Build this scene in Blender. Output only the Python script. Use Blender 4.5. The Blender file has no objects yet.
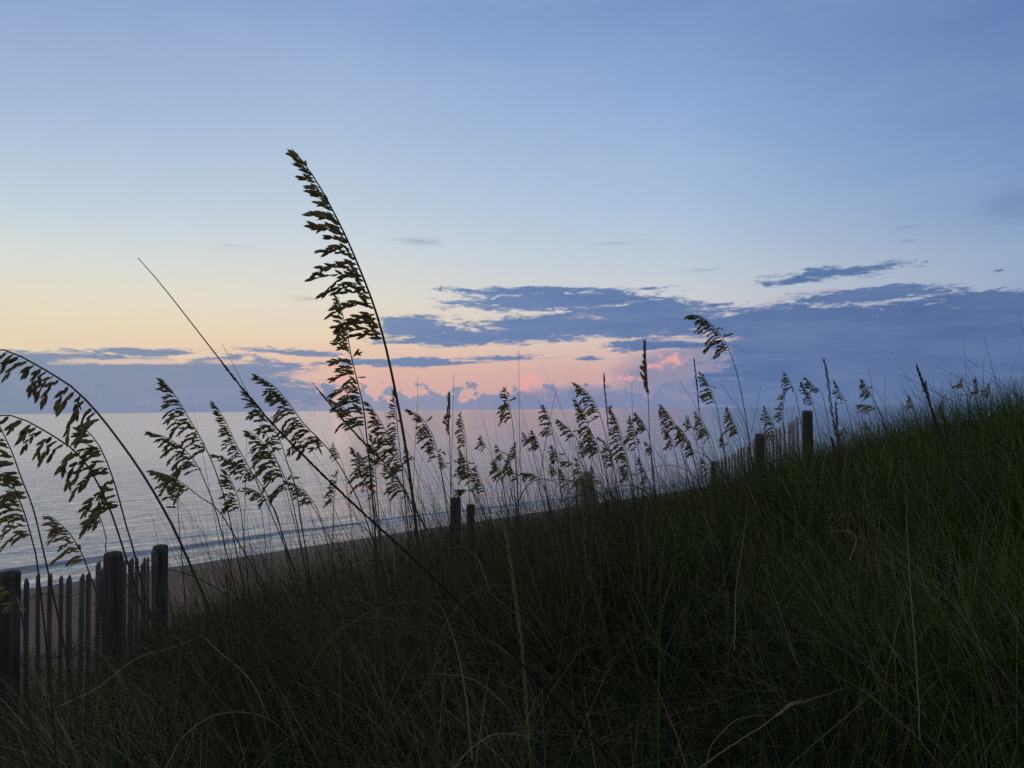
import bpy, math, random
import numpy as np
from mathutils import Matrix, Vector
random.seed(7)
rng = np.random.default_rng(11)
R = math.radians
sc = bpy.context.scene
col = sc.collection

# ------------------------------------------------------------------ camera
FPX = 759.0
PITCH, ROLL = 1.92, 0.52
cam_d = bpy.data.cameras.new('camera')
cam_d.sensor_width = 36.0
cam_d.lens = 36.0 * FPX / 1024.0
cam_d.clip_start = 0.02
cam_d.clip_end = 90000.0
cam = bpy.data.objects.new('camera', cam_d)
col.objects.link(cam)
MROT = (Matrix.Rotation(R(90 + PITCH), 3, 'X') @ Matrix.Rotation(R(-ROLL), 3, 'Z'))
cam.matrix_world = MROT.to_4x4()
sc.camera = cam
MR = np.array(MROT)

def at(px, py, Y):
    """pixel of the 1024x768 photograph at world depth Y (metres ahead of the camera) -> world point"""
    d = MR @ np.array([(px - 512.0) / FPX, (384.0 - py) / FPX, -1.0])
    return d * (Y / d[1])

def azel(px, py):
    d = MR @ np.array([(px - 512.0) / FPX, (384.0 - py) / FPX, -1.0])
    d /= np.linalg.norm(d)
    return math.degrees(math.atan2(d[0], d[1])), math.degrees(math.asin(d[2]))

# ------------------------------------------------------------------ colour management
sc.view_settings.view_transform = 'Standard'
sc.view_settings.look = 'None'
sc.view_settings.exposure = 0.0
sc.view_settings.gamma = 1.0
sc.view_settings.use_curve_mapping = False
sc.cycles.max_bounces = 6
sc.cycles.transparent_max_bounces = 4
sc.cycles.use_denoising = False

def lin(r, g=None, b=None):
    if g is None: r, g, b = r
    f = lambda c: (c / 255.0) / 12.92 if c / 255.0 <= 0.04045 else ((c / 255.0 + 0.055) / 1.055) ** 2.4
    return (f(r), f(g), f(b), 1.0)

# ------------------------------------------------------------------ node helper
class NT:
    def __init__(s, tree): s.t = tree; s.n = tree.nodes; s.l = tree.links
    def new(s, typ, **kw):
        n = s.n.new(typ)
        for k, v in kw.items(): setattr(n, k, v)
        return n
    def put(s, sock, v):
        if hasattr(v, 'is_output'): s.l.new(v, sock)
        else:
            sock.default_value = v
    def m(s, op, a, b=None, c=None, clamp=False):
        n = s.new('ShaderNodeMath', operation=op, use_clamp=clamp)
        s.put(n.inputs[0], a)
        if b is not None: s.put(n.inputs[1], b)
        if c is not None: s.put(n.inputs[2], c)
        return n.outputs[0]
    def vm(s, op, a, b=None):
        n = s.new('ShaderNodeVectorMath', operation=op)
        s.put(n.inputs[0], a)
        if b is not None: s.put(n.inputs[1], b)
        return n.outputs['Value'] if op in ('LENGTH', 'DOT_PRODUCT', 'DISTANCE') else n.outputs[0]
    def mr(s, v, a, b, c=0.0, d=1.0, smooth=True):
        n = s.new('ShaderNodeMapRange', interpolation_type='SMOOTHSTEP' if smooth else 'LINEAR')
        n.clamp = True
        s.put(n.inputs[0], v)
        for i, q in zip((1, 2, 3, 4), (a, b, c, d)): s.put(n.inputs[i], q)
        return n.outputs[0]
    def mix(s, f, a, b, blend='MIX'):
        n = s.new('ShaderNodeMix', data_type='RGBA', blend_type=blend)
        s.put(n.inputs[0], f); s.put(n.inputs[6], a); s.put(n.inputs[7], b)
        return n.outputs[2]
    def noise(s, vec, scale=1.0, detail=4.0, rough=0.5, dist=0.0):
        n = s.new('ShaderNodeTexNoise')
        s.put(n.inputs['Vector'], vec)
        n.inputs['Scale'].default_value = scale; n.inputs['Detail'].default_value = detail
        n.inputs['Roughness'].default_value = rough; n.inputs['Distortion'].default_value = dist
        return n.outputs[0]
    def ramp(s, f, stops):
        n = s.new('ShaderNodeValToRGB')
        e = n.color_ramp.elements
        while len(e) < len(stops): e.new(0.5)
        for el, (p, c) in zip(e, stops): el.position = p
        for el, (p, c) in zip(e, stops): el.color = c
        s.put(n.inputs[0], f)
        return n.outputs[0]

# ------------------------------------------------------------------ world: dawn sky with clouds
SUN_AZ, SUN_EL = -24.0, 1.5
w = bpy.data.worlds.new('World'); sc.world = w; w.use_nodes = True
w.node_tree.nodes.clear()
N = NT(w.node_tree)
tc = N.new('ShaderNodeTexCoord').outputs['Generated']
dirn = N.vm('NORMALIZE', tc)
sep = N.new('ShaderNodeSeparateXYZ'); N.put(sep.inputs[0], dirn)
az = N.m('MULTIPLY', N.m('ARCTAN2', sep.outputs[0], sep.outputs[1]), 180 / math.pi)
el = N.m('MULTIPLY', N.m('ARCSINE', sep.outputs[2]), 180 / math.pi)
elc = N.m('MAXIMUM', el, 0.0)
ef = N.m('DIVIDE', elc, 60.0)
def column(px, rows):
    st = []
    for py, c in rows: st.append((max(0.0, azel(px, py)[1]) / 60.0, lin(c)))
    st.append((0.75, lin(124, 142, 178))); st.append((1.0, lin(116, 132, 164)))
    return N.ramp(ef, st), azel(px, 300)[0]
cols_ = [
 column(0,    [(411,(212,194,176)),(370,(224,206,176)),(335,(230,213,180)),(300,(227,219,196)),(250,(214,220,216)),(200,(193,209,221)),(100,(164,186,216)),(0,(144,168,206))]),
 column(330,  [(411,(210,166,164)),(370,(222,182,166)),(335,(231,210,184)),(300,(224,218,204)),(250,(206,214,218)),(200,(188,204,220)),(100,(162,185,217)),(0,(136,163,206))]),
 column(680,  [(411,(178,154,172)),(370,(204,166,168)),(335,(214,194,188)),(300,(203,206,209)),(250,(184,200,217)),(200,(167,191,219)),(100,(142,170,213)),(0,(118,149,199))]),
 column(1024, [(411,(122,134,168)),(370,(126,138,174)),(335,(140,155,185)),(300,(154,172,198)),(250,(148,170,200)),(200,(126,154,196)),(100,(107,139,189)),(0,(97,128,180))]),
]
sky = cols_[0][0]
for (c, a), (c2, a2) in zip(cols_[:-1], cols_[1:]):
    sky = N.mix(N.mr(az, a, a2, smooth=False), sky, c2)
# the sky behind the camera: a dim blue dawn
aaz = N.m('ABSOLUTE', N.m('ADD', az, 5.0))
backc = N.ramp(ef, [(0.0, lin(150, 148, 154)), (0.3, lin(136, 142, 158)), (1.0, lin(116, 132, 164))])
sky = N.mix(N.mr(aaz, 42.0, 120.0), sky, backc)

P = N.new('ShaderNodeCombineXYZ'); N.put(P.inputs[0], az); N.put(P.inputs[1], el)
P = P.outputs[0]
# coordinate warp, streaky
Ps = N.vm('MULTIPLY', P, (0.16, 0.75, 1.0))
nw = N.new('ShaderNodeTexNoise'); N.put(nw.inputs['Vector'], Ps); nw.inputs['Scale'].default_value = 1.0; nw.inputs['Detail'].default_value = 5.0; nw.inputs['Roughness'].default_value = 0.6
warp = N.vm('MULTIPLY', N.vm('SUBTRACT', nw.outputs['Color'], (0.5, 0.5, 0.5)), (7.0, 1.0, 0.0))
Pw = N.vm('ADD', P, warp)
def blob(px, py, rx, ry, wgt, vec=None):
    a, e = azel(px, py)
    k = math.cos(R(a)) ** 2
    ra = max(0.2, rx / FPX * 180 / math.pi * k); re = max(0.08, ry / FPX * 180 / math.pi * math.cos(R(a)))
    v = N.vm('MULTIPLY', N.vm('SUBTRACT', vec or Pw, (a, e, 0.0)), (1 / ra, 1 / re, 0.0))
    return N.m('MULTIPLY', N.m('SUBTRACT', 1.0, N.vm('LENGTH', v)), wgt)
def union(bl):
    o = bl[0]
    for b in bl[1:]: o = N.m('MAXIMUM', o, b)
    return o
nf = N.noise(N.vm('MULTIPLY', P, (0.33, 1.7, 1.0)), 1.0, 7.0, 0.66)
nfine = N.noise(N.vm('MULTIPLY', Pw, (0.9, 3.2, 1.0)), 1.0, 6.0, 0.62)
nbig = N.noise(N.vm('MULTIPLY', P, (0.05, 0.25, 1.0)), 1.0, 3.0, 0.5)
nff = N.noise(N.vm('MULTIPLY', Pw, (1.3, 5.0, 1.0)), 1.0, 7.0, 0.7, 0.6)
tex = N.m('ADD', N.m('ADD', N.m('MULTIPLY', N.m('SUBTRACT', nf, 0.5), 2.6), N.m('MULTIPLY', N.m('SUBTRACT', nfine, 0.5), 2.4)), N.m('MULTIPLY', N.m('SUBTRACT', nff, 0.5), 2.4))
# --- very faint high veil
veil = N.mr(N.noise(N.vm('MULTIPLY', Pw, (0.035, 0.16, 1.0)), 1.0, 5.0, 0.6), 0.42, 0.72)
sky = N.mix(N.m('MULTIPLY', veil, 0.10), sky, lin(196, 204, 222))
# --- low cumulus against the pink glow
nc = N.noise(N.vm('MULTIPLY', P, (0.75, 0.9, 1.0)), 1.0, 7.0, 0.58)
lowtop = N.m('ADD', 0.5, N.m('MULTIPLY', N.m('SUBTRACT', nc, 0.42), 8.0))
lowf = N.mr(N.m('SUBTRACT', lowtop, el), -0.12, 0.12)
lowc = N.ramp(N.mr(az, -34.0, 34.0, smooth=False), [(0.0, lin(118, 139, 163)), (0.35, lin(132, 146, 174)), (0.6, lin(118, 134, 168)), (1.0, lin(92, 116, 158))])
sky = N.mix(N.m('MULTIPLY', lowf, 0.92), sky, lowc)
# --- mauve haze mass on the right of the glow
mv = union([blob(720, 380, 130, 48, 1.6, P), blob(585, 402, 110, 20, 1.3, P), blob(560, 372, 0.5, .5, .1, P)])
mvf = N.mr(N.m('ADD', mv, N.m('MULTIPLY', tex, 0.10)), 0.0, 0.6)
sky = N.mix(N.m('MULTIPLY', mvf, 0.8), sky, lin(126, 136, 170))
# --- pink lit cumulus tops
ncu = N.noise(N.vm('MULTIPLY', P, (1.6, 2.0, 1.0)), 1.0, 6.0, 0.62)
pk = union([blob(529, 382, 17, 15, 1.2, P), blob(622, 379, 26, 6, 0.9, P), blob(672, 361, 24, 11, 1.1, P), blob(656, 368, 30, 7, .8, P), blob(174, 375, 12, 4, .8, P), blob(350, 380, 60, 5, .5, P)])
pkf = N.mr(N.m('ADD', pk, N.m('MULTIPLY', N.m('SUBTRACT', ncu, 0.52), 3.4)), 0.25, 0.95)
sky = N.mix(N.m('MULTIPLY', pkf, 0.8), sky, lin(236, 168, 164))
# --- faint wisps high above the banks
fw = union([blob(420, 242, 40, 6, .8), blob(312, 300, 24, 5, .8), blob(906, 228, 18, 3, .9), blob(906, 239, 12, 3, .8), blob(700, 270, 44, 4, .6), blob(620, 243, 34, 4, .6), blob(1010, 206, 46, 26, .9, P), blob(240, 246, 26, 2, .6)])
fwf = N.mr(N.m('ADD', fw, N.m('MULTIPLY', tex, 0.3)), 0.0, 0.9)
sky = N.mix(N.m('MULTIPLY', fwf, 0.38), sky, lin(112, 126, 162))
# --- blue-grey streak clouds
clouds = [
 # left bank
 blob(100, 393, 290, 40, 2.0), blob(60, 358, 120, 12, 1.0), blob(150, 351, 70, 5, 1.0), blob(235, 372, 110, 17, 1.2), blob(300, 352, 70, 4.0, .9),
 # thin streaks over the glow
 blob(400, 362, 110, 6.0, 1.0), blob(500, 357, 70, 4, .6), blob(585, 358, 24, 4, .7),
 # middle streak field
 blob(410, 326, 52, 15, 1.1), blob(480, 338, 130, 10, 1.1), blob(560, 302, 140, 13, 1.0), blob(590, 325, 160, 16, 1.2),
 blob(540, 292, 100, 6, .9), blob(650, 318, 110, 24, 1.2), blob(655, 343, 60, 8, 1.2), blob(480, 290, 50, 4, .6), blob(645, 288, 40, 2.5, .9),
 # right bank
 blob(930, 350, 270, 62, 1.7), blob(800, 330, 150, 32, 1.5), blob(1050, 385, 260, 84, 1.8), blob(870, 296, 120, 7, 1.0), blob(1000, 300, 110, 14, 1.2), blob(830, 385, 160, 44, 1.6),
 # wisps
 blob(835, 273, 80, 9, .72), blob(795, 281, 44, 7, .7), blob(870, 292, 110, 6, .7), blob(884, 268, 20, 2.5, .6),
 blob(993, 271, 11, 2.5, .6),
 blob(270, 350, 40, 4, .5),
]
den = union(clouds)
dens = N.m('ADD', den, N.m('MULTIPLY', tex, 0.44))
cf = N.mr(dens, 0.06, 0.46)
ccol = N.ramp(N.mr(az, -34.0, 34.0, smooth=False), [(0.0, lin(116, 138, 163)), (0.3, lin(108, 134, 172)), (0.5, lin(92, 122, 170)), (0.72, lin(80, 110, 160)), (1.0, lin(74, 102, 150))])
# body shading of the clouds
shade = N.mr(N.noise(N.vm('MULTIPLY', Pw, (0.12, 0.7, 1.0)), 1.0, 5.0, 0.6), 0.3, 0.7)
ccol = N.mix(N.m('MULTIPLY', N.m('SUBTRACT', 1.0, shade), 0.30), ccol, lin(124, 146, 184))
ccol = N.mix(N.m('MULTIPLY', N.mr(el, 3.2, 0.2), 0.25), ccol, lin(122, 138, 166))
sky = N.mix(N.m('MULTIPLY', cf, 0.96), sky, ccol)
# bright gaps in the left bank
gaps = union([blob(120, 361, 100, 5.0, 1.2), blob(60, 352, 60, 3, .8), blob(230, 362, 50, 3, .8), blob(330, 374, 90, 10, .8), blob(590, 318, 40, 5, .5), blob(690, 339, 70, 4.5, .8), blob(775, 298, 30, 4, .8), blob(820, 291, 50, 3, .7), blob(905, 350, 12, 5, .35)])
gf = N.mr(N.m('ADD', gaps, N.m('MULTIPLY', tex, 0.34)), 0.22, 0.7)
gcol = N.ramp(N.mr(az, -34.0, 34.0, smooth=False), [(0.0, lin(226, 206, 184)), (0.4, lin(220, 180, 170)), (0.7, lin(206, 190, 192)), (1.0, lin(150, 160, 190))])
sky = N.mix(N.m('MULTIPLY', gf, 0.8), sky, gcol)
# physical sky, low sun behind the bank, as a small share of the light
ns = N.new('ShaderNodeTexSky', sky_type='NISHITA')
ns.sun_disc = False
ns.sun_elevation = R(SUN_EL); ns.sun_rotation = R(SUN_AZ)
bg1 = N.new('ShaderNodeBackground'); N.put(bg1.inputs[0], sky); bg1.inputs[1].default_value = 1.0
bg2 = N.new('ShaderNodeBackground'); N.put(bg2.inputs[0], N.mix(0.97, ns.outputs[0], (0.0, 0.0, 0.0, 1.0))); bg2.inputs[1].default_value = 0.05
ad = N.new('ShaderNodeAddShader'); N.l.new(bg1.outputs[0], ad.inputs[0]); N.l.new(bg2.outputs[0], ad.inputs[1])
wo = N.new('ShaderNodeOutputWorld'); N.l.new(ad.outputs[0], wo.inputs[0])
w.cycles.sampling_method = 'MANUAL'; w.cycles.sample_map_resolution = 512

sun_d = bpy.data.lights.new('sun', 'SUN'); sun_d.energy = 0.02; sun_d.angle = R(25); sun_d.color = (1.0, 0.84, 0.70)
sun = bpy.data.objects.new('sun', sun_d); col.objects.link(sun)
sd = Vector((math.sin(R(SUN_AZ)) * math.cos(R(6)), math.cos(R(SUN_AZ)) * math.cos(R(6)), math.sin(R(6))))
sun.rotation_euler = sd.to_track_quat('Z', 'Y').to_euler()

# ------------------------------------------------------------------ mesh helpers
def tag(o, label=None, cat=None, group=None, kind=None):
    if label: o['label'] = label
    if cat: o['category'] = cat
    if group: o['group'] = group
    if kind: o['kind'] = kind
    return o

def empty(name, loc):
    o = bpy.data.objects.new(name, None); o.empty_display_size = 0.1
    col.objects.link(o); o.location = loc
    return o

def mesh_np(name, V, F, mat, parent=None, smooth=False):
    """V (n,3) world coordinates, F (m,4) quads"""
    me = bpy.data.meshes.new(name)
    V = np.asarray(V, dtype=np.float32)
    F = np.asarray(F, dtype=np.int32)
    off = np.zeros(3, dtype=np.float32)
    o = bpy.data.objects.new(name, me)
    if parent is not None:
        off = np.array(parent.location, dtype=np.float32)
    V = V - off
    k = F.shape[1]
    me.vertices.add(len(V)); me.vertices.foreach_set('co', V.ravel())
    me.loops.add(F.size); me.loops.foreach_set('vertex_index', F.ravel())
    me.polygons.add(len(F))
    me.polygons.foreach_set('loop_start', np.arange(0, F.size, k, dtype=np.int32))
    me.polygons.foreach_set('loop_total', np.full(len(F), k, dtype=np.int32))
    if smooth: me.polygons.foreach_set('use_smooth', np.ones(len(F), dtype=bool))
    me.update(calc_edges=True); me.validate()
    me.materials.append(mat)
    col.objects.link(o)
    if parent is not None: o.parent = parent
    return o

class MB:
    def __init__(s): s.v = []; s.f = []; s.n = 0
    def add(s, V, F):
        V = np.asarray(V, dtype=float); s.v.append(V); s.f.append(np.asarray(F, dtype=int) + s.n); s.n += len(V)
    def tube(s, pts, rad, sides=6, cap=True):
        pts = np.asarray(pts, dtype=float); n = len(pts)
        T = np.gradient(pts, axis=0); T /= np.linalg.norm(T, axis=1)[:, None] + 1e-12
        ref = np.array([0.0, 1.0, 0.0]) if abs(T[0][1]) < 0.9 else np.array([1.0, 0, 0])
        V = []
        for i in range(n):
            a = np.cross(T[i], ref); a /= np.linalg.norm(a) + 1e-12; b = np.cross(T[i], a)
            r = rad[i] if hasattr(rad, '__len__') else rad
            for k in range(sides):
                th = 2 * math.pi * k / sides
                V.append(pts[i] + r * (math.cos(th) * a + math.sin(th) * b))
        F = []
        for i in range(n - 1):
            for k in range(sides):
                k2 = (k + 1) % sides
                F.append((i * sides + k, i * sides + k2, (i + 1) * sides + k2, (i + 1) * sides + k))
        s.add(V, F)
    def build(s, name, mat, parent=None, smooth=False):
        if not s.v: return None
        return mesh_np(name, np.concatenate(s.v), np.concatenate(s.f), mat, parent, smooth)

def crom(pts, n):
    """Catmull-Rom through pts, n samples, roughly even"""
    P = np.asarray(pts, dtype=float)
    P = np.vstack([2 * P[0] - P[1], P, 2 * P[-1] - P[-2]])
    out = []
    segs = len(P) - 3
    for q in np.linspace(0, segs - 1e-6, n * 3):
        i = int(q); t = q - i
        a, b, c, d = P[i], P[i + 1], P[i + 2], P[i + 3]
        out.append(0.5 * ((2 * b) + (-a + c) * t + (2 * a - 5 * b + 4 * c - d) * t * t + (-a + 3 * b - 3 * c + d) * t ** 3))
    out = np.array(out)
    s = np.concatenate([[0], np.cumsum(np.linalg.norm(np.diff(out, axis=0), axis=1))])
    u = np.linspace(0, s[-1], n)
    return np.stack([np.interp(u, s, out[:, k]) for k in range(3)], axis=1), s[-1]

# ------------------------------------------------------------------ materials
def mat_base(name):
    m = bpy.data.materials.new(name); m.use_nodes = True
    t = NT(m.node_tree); b = m.node_tree.nodes['Principled BSDF']
    return m, t, b

def grass_mat(name, stops, rough=0.8, trans=0.25, patch=0.35, spec=0.05):
    m, t, b = mat_base(name)
    g = t.new('ShaderNodeNewGeometry')
    rnd = g.outputs['Random Per Island']
    nz = t.noise(g.outputs['Position'], 0.8, 3.0, 0.5)
    f = t.m('ADD', t.m('MULTIPLY', rnd, 1 - patch), t.m('MULTIPLY', t.mr(nz, 0.3, 0.7), patch))
    c = t.ramp(f, stops)
    t.put(b.inputs['Base Color'], c)
    b.inputs['Roughness'].default_value = rough
    b.inputs['Specular IOR Level'].default_value = spec
    tr = t.new('ShaderNodeBsdfTranslucent'); t.put(tr.inputs[0], c)
    mx = t.new('ShaderNodeMixShader'); mx.inputs[0].default_value = trans
    t.l.new(b.outputs[0], mx.inputs[1]); t.l.new(tr.outputs[0], mx.inputs[2])
    t.l.new(mx.outputs[0], m.node_tree.nodes['Material Output'].inputs[0])
    return m
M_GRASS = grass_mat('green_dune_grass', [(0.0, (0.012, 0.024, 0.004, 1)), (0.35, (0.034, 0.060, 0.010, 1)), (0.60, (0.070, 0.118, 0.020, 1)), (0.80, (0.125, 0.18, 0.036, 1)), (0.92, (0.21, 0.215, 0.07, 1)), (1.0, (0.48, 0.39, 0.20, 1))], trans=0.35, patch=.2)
M_GRASSL = grass_mat('dull_dune_grass', [(0.0, (0.011, 0.018, 0.007, 1)), (0.40, (0.036, 0.052, 0.019, 1)), (0.6, (0.095, 0.115, 0.042, 1)), (0.8, (0.20, 0.17, 0.08, 1)), (1.0, (0.50, 0.40, 0.22, 1))], trans=0.35, patch=.2)  # duller green blades mixed with straw tones, the grass's own colour
M_BROWN = grass_mat('brown_dead_stems', [(0.0, (0.045, 0.036, 0.018, 1)), (0.5, (0.10, 0.075, 0.038, 1)), (1.0, (0.20, 0.15, 0.08, 1))], trans=0.1, patch=.2)
M_DRY = grass_mat('dry_grass_blades', [(0.0, (0.18, 0.14, 0.08, 1)), (0.5, (0.30, 0.24, 0.15, 1)), (1.0, (0.50, 0.42, 0.28, 1))], trans=0.25)
M_PALE = grass_mat('pale_green_blades', [(0.0, (0.15, 0.20, 0.08, 1)), (1.0, (0.26, 0.27, 0.12, 1))], trans=0.2)
M_SPIKE = grass_mat('oat_spikelets', [(0.0, (0.18, 0.155, 0.06, 1)), (0.5, (0.31, 0.27, 0.105, 1)), (1.0, (0.47, 0.41, 0.17, 1))], rough=0.7, trans=0.48, spec=.15)
M_SPIKEG = grass_mat('green_oat_spikelets', [(0.0, (0.24, 0.21, 0.08, 1)), (0.5, (0.36, 0.31, 0.12, 1)), (1.0, (0.48, 0.42, 0.18, 1))], rough=0.7, trans=0.35, spec=.15)
M_DARKSPIKE = grass_mat('brown_grass_spikes', [(0.0, (0.07, 0.045, 0.035, 1)), (1.0, (0.12, 0.08, 0.055, 1))], rough=0.75, trans=0.08)
M_STALK = grass_mat('oat_stalks', [(0.0, (0.045, 0.042, 0.020, 1)), (1.0, (0.085, 0.072, 0.036, 1))], rough=0.6, trans=0.0)
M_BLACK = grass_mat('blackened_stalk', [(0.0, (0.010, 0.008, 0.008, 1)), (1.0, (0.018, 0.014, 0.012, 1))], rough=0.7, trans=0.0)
M_LEAF = grass_mat('broad_beach_leaves', [(0.0, (0.04, 0.09, 0.025, 1)), (1.0, (0.07, 0.13, 0.04, 1))], trans=0.25)

def wood_mat(name, c0, c1, c2, grain=(60.0, 60.0, 3.0)):
    m, t, b = mat_base(name)
    g = t.new('ShaderNodeNewGeometry')
    oi = t.new('ShaderNodeObjectInfo')
    p = t.vm('ADD', t.vm('MULTIPLY', g.outputs['Position'], grain), t.vm('MULTIPLY', oi.outputs['Random'], (17.0, 9.0, 5.0)))
    n1 = t.noise(p, 1.0, 6.0, 0.65)
    n2 = t.noise(g.outputs['Position'], 5.0, 4.0, 0.6)
    c = t.ramp(t.mr(n1, 0.25, 0.75, smooth=False), [(0.0, c0), (0.5, c1), (1.0, c2)])
    c = t.mix(t.m('MULTIPLY', t.mr(n2, 0.45, 0.7), 0.5), c, c0)
    t.put(b.inputs['Base Color'], c)
    b.inputs['Roughness'].default_value = 0.85
    b.inputs['Specular IOR Level'].default_value = 0.15
    bp = t.new('ShaderNodeBump'); bp.inputs['Strength'].default_value = 0.6; bp.inputs['Distance'].default_value = 0.004
    t.put(bp.inputs['Height'], n1); t.l.new(bp.outputs[0], b.inputs['Normal'])
    return m
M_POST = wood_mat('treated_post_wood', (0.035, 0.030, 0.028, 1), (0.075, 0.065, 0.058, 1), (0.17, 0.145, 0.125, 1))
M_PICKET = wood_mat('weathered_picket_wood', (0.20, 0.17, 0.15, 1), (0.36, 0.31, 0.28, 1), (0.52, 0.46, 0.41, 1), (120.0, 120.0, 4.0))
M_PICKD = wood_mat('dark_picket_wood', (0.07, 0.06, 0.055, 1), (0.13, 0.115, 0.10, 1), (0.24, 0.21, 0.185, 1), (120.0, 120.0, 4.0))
m, t, b = mat_base('rusty_fence_wire')
t.put(b.inputs['Base Color'], t.mix(t.noise(t.new('ShaderNodeNewGeometry').outputs['Position'], 40.0), (0.14, 0.12, 0.11, 1), (0.10, 0.055, 0.03, 1)))
b.inputs['Roughness'].default_value = 0.6; b.inputs['Metallic'].default_value = 0.5
M_WIRE = m

# ------------------------------------------------------------------ terrain
SEA = -5.5
S2 = math.sqrt(2.0)
def sst(a, b, x):
    t = np.clip((x - a) / (b - a), 0, 1); return t * t * (3 - 2 * t)
def wob(x, y, s, k=0.0):
    return (np.sin(x * s + 1.3 + k) * np.cos(y * s * 1.13 + 0.7 - k) + 0.5 * np.sin(x * s * 2.1 + y * s * 1.7 + 2.0 * k) + 0.3 * np.cos(x * s * 3.9 - y * s * 4.3 + k)) / 1.8
def ground(x, y):
    x = np.asarray(x, dtype=float); y = np.asarray(y, dtype=float)
    u = (y - x) / S2; v = (x + y) / S2
    F = 1 - sst(1.0, 6.2, u)
    rise = 1.2 * sst(-0.5, 8.5, v) - 0.5 * sst(12, 26, v)
    z = -1.55 + rise * F
    z = z - 0.35 * sst(3.8, 7.0, u) - 2.25 * sst(6.2, 12.5, u)
    z = z - np.clip((u - 11.0), 0, 400) * 0.080 * sst(10, 16, u)
    z = z + 0.07 * wob(x, y, 1.1) * (1 - sst(9, 14, u)) + 0.02 * wob(x, y, 4.3, 1.0) * (1 - sst(14, 24, u))
    z = z - 0.8 * sst(2, 14, -u)          # the dune falls away behind the camera
    return np.maximum(z, -14.0)

rr = np.concatenate([np.linspace(0.0, 14, 90), np.linspace(14.4, 70, 110), np.geomspace(72, 40000, 60)])
na = 300
th = np.linspace(0, 2 * math.pi, na, endpoint=False)
RR, TH = np.meshgrid(rr[1:], th, indexing='ij')
X = RR * np.sin(TH); Y = RR * np.cos(TH)
V = np.stack([X.ravel(), Y.ravel(), ground(X, Y).ravel()], axis=1)
V = np.vstack([V, [[0, 0, float(ground(0, 0))]]])
nr = len(rr) - 1
i, j = np.meshgrid(np.arange(nr - 1), np.arange(na), indexing='ij')
j2 = (j + 1) % na
F4 = np.stack([(i * na + j), (i * na + j2), ((i + 1) * na + j2), ((i + 1) * na + j)], axis=-1).reshape(-1, 4)[:, ::-1]
# centre closed with degenerate-free quads (pairs of sectors)
cen = len(V) - 1
Fc = np.array([[cen, (2 * q + 2) % na, 2 * q + 1, 2 * q] for q in range(na // 2)])
m, t, b = mat_base('dune_sand')
g = t.new('ShaderNodeNewGeometry')
pos = g.outputs['Position']
uu = t.vm('DOT_PRODUCT', pos, (-1 / S2, 1 / S2, 0.0))
n1 = t.noise(pos, 1.6, 6.0, 0.6); n2 = t.noise(pos, 60.0, 4.0, 0.7); n3 = t.noise(pos, 7.0, 5.0, 0.6)
c = t.ramp(n1, [(0.25, (0.19, 0.125, 0.070, 1)), (0.75, (0.29, 0.20, 0.12, 1))])
c = t.mix(t.mr(n3, 0.52, 0.68), c, (0.12, 0.08, 0.045, 1))
c = t.mix(t.m('MULTIPLY', t.mr(n2, 0.4, 0.7), 0.3), c, (0.16, 0.13, 0.10, 1))
wet = t.mr(t.m('ADD', uu, t.m('MULTIPLY', t.m('SUBTRACT', n1, 0.5), 2.5)), 24.5, 26.6)
c = t.mix(wet, c, (0.09, 0.062, 0.040, 1))
t.put(b.inputs['Base Color'], c)
t.put(b.inputs['Roughness'], t.m('SUBTRACT', 0.95, t.m('MULTIPLY', wet, 0.35)))
bp = t.new('ShaderNodeBump'); bp.inputs['Strength'].default_value = 0.8; bp.inputs['Distance'].default_value = 0.09
t.put(bp.inputs['Height'], t.m('MULTIPLY', t.m('ADD', n3, t.m('MULTIPLY', n2, 0.12)), t.m('SUBTRACT', 1.0, t.m('MULTIPLY', wet, 0.9))))
t.l.new(bp.outputs[0], b.inputs['Normal'])
b.inputs['Specular IOR Level'].default_value = 0.15
M_SAND = m
tag(mesh_np('ground', V, np.vstack([F4, Fc]), M_SAND, smooth=True), 'brown sandy dune and beach running down to the water', kind='structure')

# ------------------------------------------------------------------ sea
us = np.concatenate([np.arange(25.0, 46.0, 0.14), np.arange(46.0, 110.0, 0.5), np.geomspace(110, 60000, 70)])
vs = np.concatenate([-np.geomspace(60000, 32, 40), np.arange(-30, 150, 0.9), np.geomspace(152, 60000, 50)])
U, Vv = np.meshgrid(us, vs, indexing='ij')
shore_w = 0.7 * np.sin(Vv * 0.11) + 0.35 * np.sin(Vv * 0.31 + 1.0) + 0.15 * np.sin(Vv * 0.83)
def ridge(c, h, wf, wb, ph):
    d = U - (c + 0.5 * shore_w + 0.5 * np.sin(Vv * 0.07 + ph))
    return h * np.where(d < 0, np.exp(-(d / wf) ** 2), np.exp(-(d / wb) ** 2)) * (0.75 + 0.25 * np.sin(Vv * 0.19 + ph * 2))
near = (np.abs(Vv) < 400)
Z = SEA + near * (ridge(30.9, 0.12, 0.16, 0.7, 0.0) + ridge(36.5, 0.03, 0.8, 1.6, 1.7) + ridge(43.0, 0.03, 1.0, 2.0, 3.1) + ridge(47.0, 0.03, 1.2, 1.8, 4.0) + ridge(53.0, 0.05, 1.4, 2.4, 5.1) + ridge(66.0, 0.05, 1.8, 3.0, .6))
Xs = (Vv - U) / S2; Ys = (Vv + U) / S2
V = np.stack([Xs.ravel(), Ys.ravel(), Z.ravel()], axis=1)
nu, nv = U.shape
i, j = np.meshgrid(np.arange(nu - 1), np.arange(nv - 1), indexing='ij')
Fs = np.stack([i * nv + j, i * nv + j + 1, (i + 1) * nv + j + 1, (i + 1) * nv + j], axis=-1).reshape(-1, 4)[:, ::-1]
m, t, b = mat_base('sea_water')
g = t.new('ShaderNodeNewGeometry'); pos = g.outputs['Position']
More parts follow.
